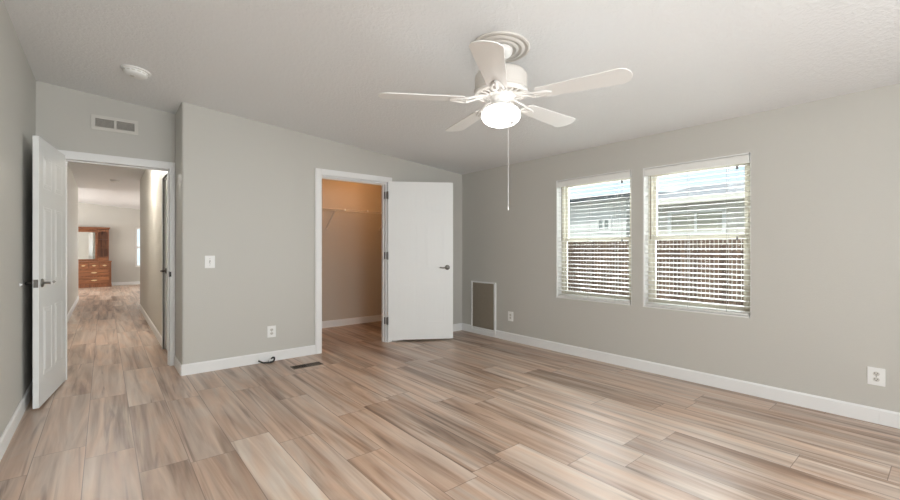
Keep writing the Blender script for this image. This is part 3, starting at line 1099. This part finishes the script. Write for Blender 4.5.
# ================================================================== CLOSET SHELF
SX0, SX1, SY0, SY1, SZ = 1.155, XR - 0.005, 5.85, 6.150, 1.800
o = empty('wire_shelf', ((SX0 + SX1) / 2, SY1, SZ), 'white wire closet shelf with hanging rail along the closet back wall', 'shelf')
hw = (SX1 - SX0) / 2
mb = MB()
for y in (SY0 - SY1, -0.15, -0.004):
    mb.cyl((-hw, y, 0), (hw, y, 0), 0.0035, 8)
mb.cyl((-hw, SY0 - SY1 - 0.002, -0.028), (hw, SY0 - SY1 - 0.002, -0.028), 0.0032, 8)
mb.build('long_wires', M['wire'], o, smooth=True)
mb = MB()
n = 110
for i in range(n + 1):
    x = -hw + 2 * hw * i / n
    mb.tube([(x, -0.002, 0.003), (x, SY0 - SY1 + 0.001, 0.003), (x, SY0 - SY1 - 0.004, -0.002), (x, SY0 - SY1 - 0.004, -0.028)], 0.0016, 5)
mb.build('cross_wires', M['wire'], o)
for bx in (2.632, 3.55, 1.75):
    mb = MB()
    x = bx - (SX0 + SX1) / 2
    mb.tube([(x, SY0 - SY1 + 0.004, -0.030), (x, -0.004, -0.262)], 0.005, 8)
    mb.box(x - 0.008, x + 0.008, -0.004, 0.0, -0.285, -0.250)
    mb.build('brace', M['wire'], o)
for cx in (2.79, 3.17, 2.0, 3.6):
    x = cx - (SX0 + SX1) / 2
    MB().box(x - 0.011, x + 0.011, SY0 - SY1 - 0.012, SY0 - SY1 + 0.006, -0.018, 0.012).build('rod_clip', M['plastic'], o, bevel=0.002)

# warm closet bulb, a simple ceiling lamp holder above the shelf, out of view
lo = empty('closet_lamp', (3.0, 5.35, zc(3.0)), 'bare bulb lamp holder on the closet ceiling', 'lamp')
MB().lathe([(0, 0.004), (0.055, 0.004), (0.055, -0.012), (0.035, -0.028), (0, -0.03)], None, 28).build('holder', M['plastic'], lo, smooth=True)
MB().lathe([(0, -0.028), (0.014, -0.030), (0.018, -0.05), (0.030, -0.075), (0.030, -0.09), (0.018, -0.108), (0, -0.112)], None, 24).build('bulb', emis('warm_bulb', (1.0, 0.47, 0.16), 230.0), lo, smooth=True)

# hall ceiling lamp just inside the hall, above the line of sight
lo = empty('ceiling_lamp', (0.04, 7.4, zc(0.04)), 'semi-flush round ceiling lamp in the hall', 'ceiling lamp')
MB().lathe([(0, 0.003), (0.05, 0.003), (0.05, -0.015), (0.012, -0.025), (0.012, -0.14), (0, -0.14)], None, 28).build('stem', M['plastic'], lo, smooth=True)
MB().lathe([(0, -0.13), (0.10, -0.135), (0.145, -0.17), (0.15, -0.21), (0.11, -0.26), (0.04, -0.28), (0, -0.281)], None, 36).build('shade', emis('hall_lamp_glass', (1.0, 0.95, 0.88), 70.0), lo, smooth=True)

# ================================================================== DRESSER
DX0, DX1, DYb = -1.45, 0.193, YF - 0.02
DY0 = 17.40 - 0.0
DF = 17.38          # front face
o = empty('dresser', ((DX0 + DX1) / 2, DYb, 0), 'red-brown oak dresser with mirror and shelf hutch in the far room', 'dresser')
cxd = (DX0 + DX1) / 2
hw = (DX1 - DX0) / 2
fy = DF - DYb       # local front y
mb = MB()
mb.box(-hw + 0.012, hw - 0.012, fy + 0.02, -0.003, 0.0, 0.80)
mb.box(-hw + 0.004, hw - 0.004, fy + 0.006, -0.003, 0.0, 0.09)
mb.build('carcass', M['oak'], o, bevel=0.003)
MB().box(-hw, hw, fy - 0.012, 0, 0.80, 0.832).build('dresser_top', M['oak_h'], o, bevel=0.004)


def drawer(xa, xb, za, zb_, y):
    mb = MB()
    mb.box(xa, xb, y, y + 0.022, za, zb_)
    mb.box(xa + 0.022, xb - 0.022, y - 0.006, y, za + 0.022, zb_ - 0.022)
    d = mb.build('drawer', M['oak_h'], o, bevel=0.003)
    cx_, cz = (xa + xb) / 2, (za + zb_) / 2
    hs = [0] if xb - xa < 0.5 else [0]
    for q in hs:
        mb = MB()
        w_ = 0.045 if xb - xa < 0.5 else 0.07
        pl = [(cx_ + w_ * math.cos(a) * (1 + 0.15 * math.cos(4 * a)), cz + 0.020 * math.sin(a)) for a in [2 * PI * i / 20 for i in range(20)]]
        mb.quad_prism([(p[0], y - 0.008, p[1]) for p in pl], [(p[0], y - 0.005, p[1]) for p in pl])
        mb.tube([(cx_ - w_ * .6, y - 0.008, cz), (cx_ - w_ * .5, y - 0.026, cz - 0.01), (cx_, y - 0.03, cz - 0.018), (cx_ + w_ * .5, y - 0.026, cz - 0.01), (cx_ + w_ * .6, y - 0.008, cz)], 0.005, 6)
        mb.build('drawer_pull', M['brass'], d)
    return d


fr = fy
inn = hw - 0.05
n = 6
wd_ = 2 * inn / n
for i in range(n):
    drawer(-inn + i * wd_ + 0.012, -inn + (i + 1) * wd_ - 0.012, 0.60, 0.775, fr)
for s in (0, 1):
    a, b = (-inn + 0.012, -0.015) if s == 0 else (0.015, inn - 0.012)
    drawer(a, b, 0.365, 0.565, fr)
    drawer(a, b, 0.115, 0.335, fr)
# hutch: two shelf towers, mirror between, cornice on top
hb, ht = 0.832, 1.86
tw = 0.30
hd = -0.20      # hutch front (local y)
for s in (-1, 1):
    xa = hw - 0.07 - tw if s > 0 else -hw + 0.07
    xb = xa + tw
    mb = MB()
    mb.box(xa, xa + 0.022, hd, -0.003, hb, ht); mb.box(xb - 0.022, xb, hd, -0.003, hb, ht)
    mb.box(xa + 0.022, xb - 0.022, -0.014, -0.003, hb, ht)
    # arched apron
    top = 1.84
    pts = [(xa + 0.022, top)] + [(xa + 0.022 + (tw - 0.044) * u / 10, top - 0.10 + 0.05 * math.sin(PI * u / 10)) for u in range(11)] + [(xb - 0.022, top)]
    mb.quad_prism([(p[0], hd, p[1]) for p in pts], [(p[0], hd + 0.016, p[1]) for p in pts])
    tower = mb.build('shelf_tower', M['oak'], o)
    for z in (1.24, 1.53):
        MB().box(xa + 0.022, xb - 0.022, hd + 0.02, -0.014, z, z + 0.018).build('shelf', M['oak_h'], tower)
    dd = MB()
    dd.box(xa + 0.022, xb - 0.022, hd + 0.002, -0.014, hb, hb + 0.135)
    dd.box(xa + 0.035, xb - 0.035, hd - 0.008, hd + 0.002, hb + 0.012, hb + 0.122)
    dr = dd.build('drawer', M['oak_h'], tower, bevel=0.002)
ma, mb_ = -hw + 0.07 + tw, hw - 0.07 - tw
mb = MB()
f = 0.045
mb.box(ma, mb_, -0.06, -0.02, hb, hb + 0.055)
mb.box(ma, mb_, -0.06, -0.02, ht - 0.10, ht)
mb.box(ma, ma + f, -0.06, -0.02, hb + 0.055, ht - 0.10); mb.box(mb_ - f, mb_, -0.06, -0.02, hb + 0.055, ht - 0.10)
mf = mb.build('mirror_frame', M['oak_h'], o, bevel=0.003)
MB().box(ma + f, mb_ - f, -0.045, -0.035, hb + 0.055, ht - 0.10).build('mirror', M['mirror'], mf)
mb = MB()
mb.box(-hw + 0.05, hw - 0.05, hd - 0.03, 0, ht, ht + 0.035)
mb.box(-hw + 0.03, hw - 0.03, hd - 0.05, 0, ht + 0.035, ht + 0.06)
mb.build('cornice', M['oak_h'], o, bevel=0.006)

# ================================================================== OUTSIDE
GZ = -0.55
struct('ground', MB().box(XR + 0.2, 40, -25, 40, GZ - 0.2, GZ), M['gravel'])

FXX = 6.30
fe = empty('fence', (FXX, 3.0, GZ), 'brown wooden picket fence with narrow gaps behind the window blinds', 'fence')
ft = 1.335 - GZ
mb = MB()
pw_, gp = 0.040, 0.012
y = -4.0
while y < 5.5:
    hh = ft + random.uniform(-0.006, 0.006)
    mb.box(-0.009, 0.009, y, y + pw_, 0.03, hh)
    y += pw_ + gp
mb.build('pickets', M['fence'], fe)
for z in (0.25, 1.0, 1.65):
    MB().box(0.009, 0.045, -4, 5.5, z, z + 0.085).build('rail', M['fence'], fe)
for y in (-3.5, -1.1, 1.3, 3.7):
    MB().box(0.045, 0.125, y, y + 0.09, 0.0, ft - 0.05).build('post', M['fence'], fe)


def house(name, label, mat, x, y0, y1, eave, roof_h, roof_d, gut, wins, ov=0.35):
    o = empty(name, (x, (y0 + y1) / 2, GZ), label, 'house')
    hy = (y1 - y0) / 2
    e = eave - GZ
    mb = MB()
    mb.box(0, 5.0, -hy, hy, 0, e)
    zz = 0.1
    while zz < e - 0.05:       # lap siding courses
        mb.quad_prism([(-0.022, -hy, zz), (0.0, -hy, zz), (0.0, -hy, zz + 0.17), (-0.004, -hy, zz + 0.17)],
                      [(-0.022, hy, zz), (0.0, hy, zz), (0.0, hy, zz + 0.17), (-0.004, hy, zz + 0.17)])
        zz += 0.175
    mb.build('wall', mat, o)
    mb = MB()
    pts = [(-ov, e - 0.02), (-ov, e + 0.05), (roof_d, e + roof_h), (5.4, e + roof_h - (5.4 - roof_d) * roof_h / (roof_d + ov)), (5.4, e - 0.02)]
    mb.quad_prism([(p[0], -hy - 0.3, p[1]) for p in pts], [(p[0], hy + 0.3, p[1]) for p in pts])
    mb.build('roof', M['shingle'], o)
    MB().box(-ov - 0.10, -ov, -hy - 0.3, hy + 0.3, e - 0.07, e + 0.05).build('gutter', gut, o)
    for (a, b, z0, z1, shade) in wins:
        cy = (y0 + y1) / 2
        mb = MB()
        f = 0.07
        for q in ((a, a + f, z0, z1), (b - f, b, z0, z1), (a + f, b - f, z0, z0 + f), (a + f, b - f, z1 - f, z1), ((a + b) / 2 - 0.02, (a + b) / 2 + 0.02, z0 + f, z1 - f)):
            mb.box(-0.06, 0.0, q[0] - cy, q[1] - cy, q[2] - GZ, q[3] - GZ)
        fr_ = mb.build('window', M['liner'], o)
        MB().box(-0.035, -0.001, a + f - cy, b - f - cy, z0 + f - GZ, z1 - f - GZ).build('pane', shade, fr_)
    return o


house('neighbour_house', 'pale house with a dark gutter line, seen through the left window blind', M['siding'], 9.4, 4.9, 11.0, 2.42, 0.35, 3.0, M['gutter'],
      [(5.25, 5.65, 1.62, 2.0, M['house_glass'])])
house('neighbour_house', 'cream house with grey roof and wide window, seen through the right window blind', M['siding_cream'], 9.4, -4.0, 4.25, 2.20, 0.72, 3.0, M['siding_cream'],
      [(2.85, 3.95, 1.50, 2.02, M['shade']), (-0.8, 0.5, 1.2, 2.0, M['shade'])])
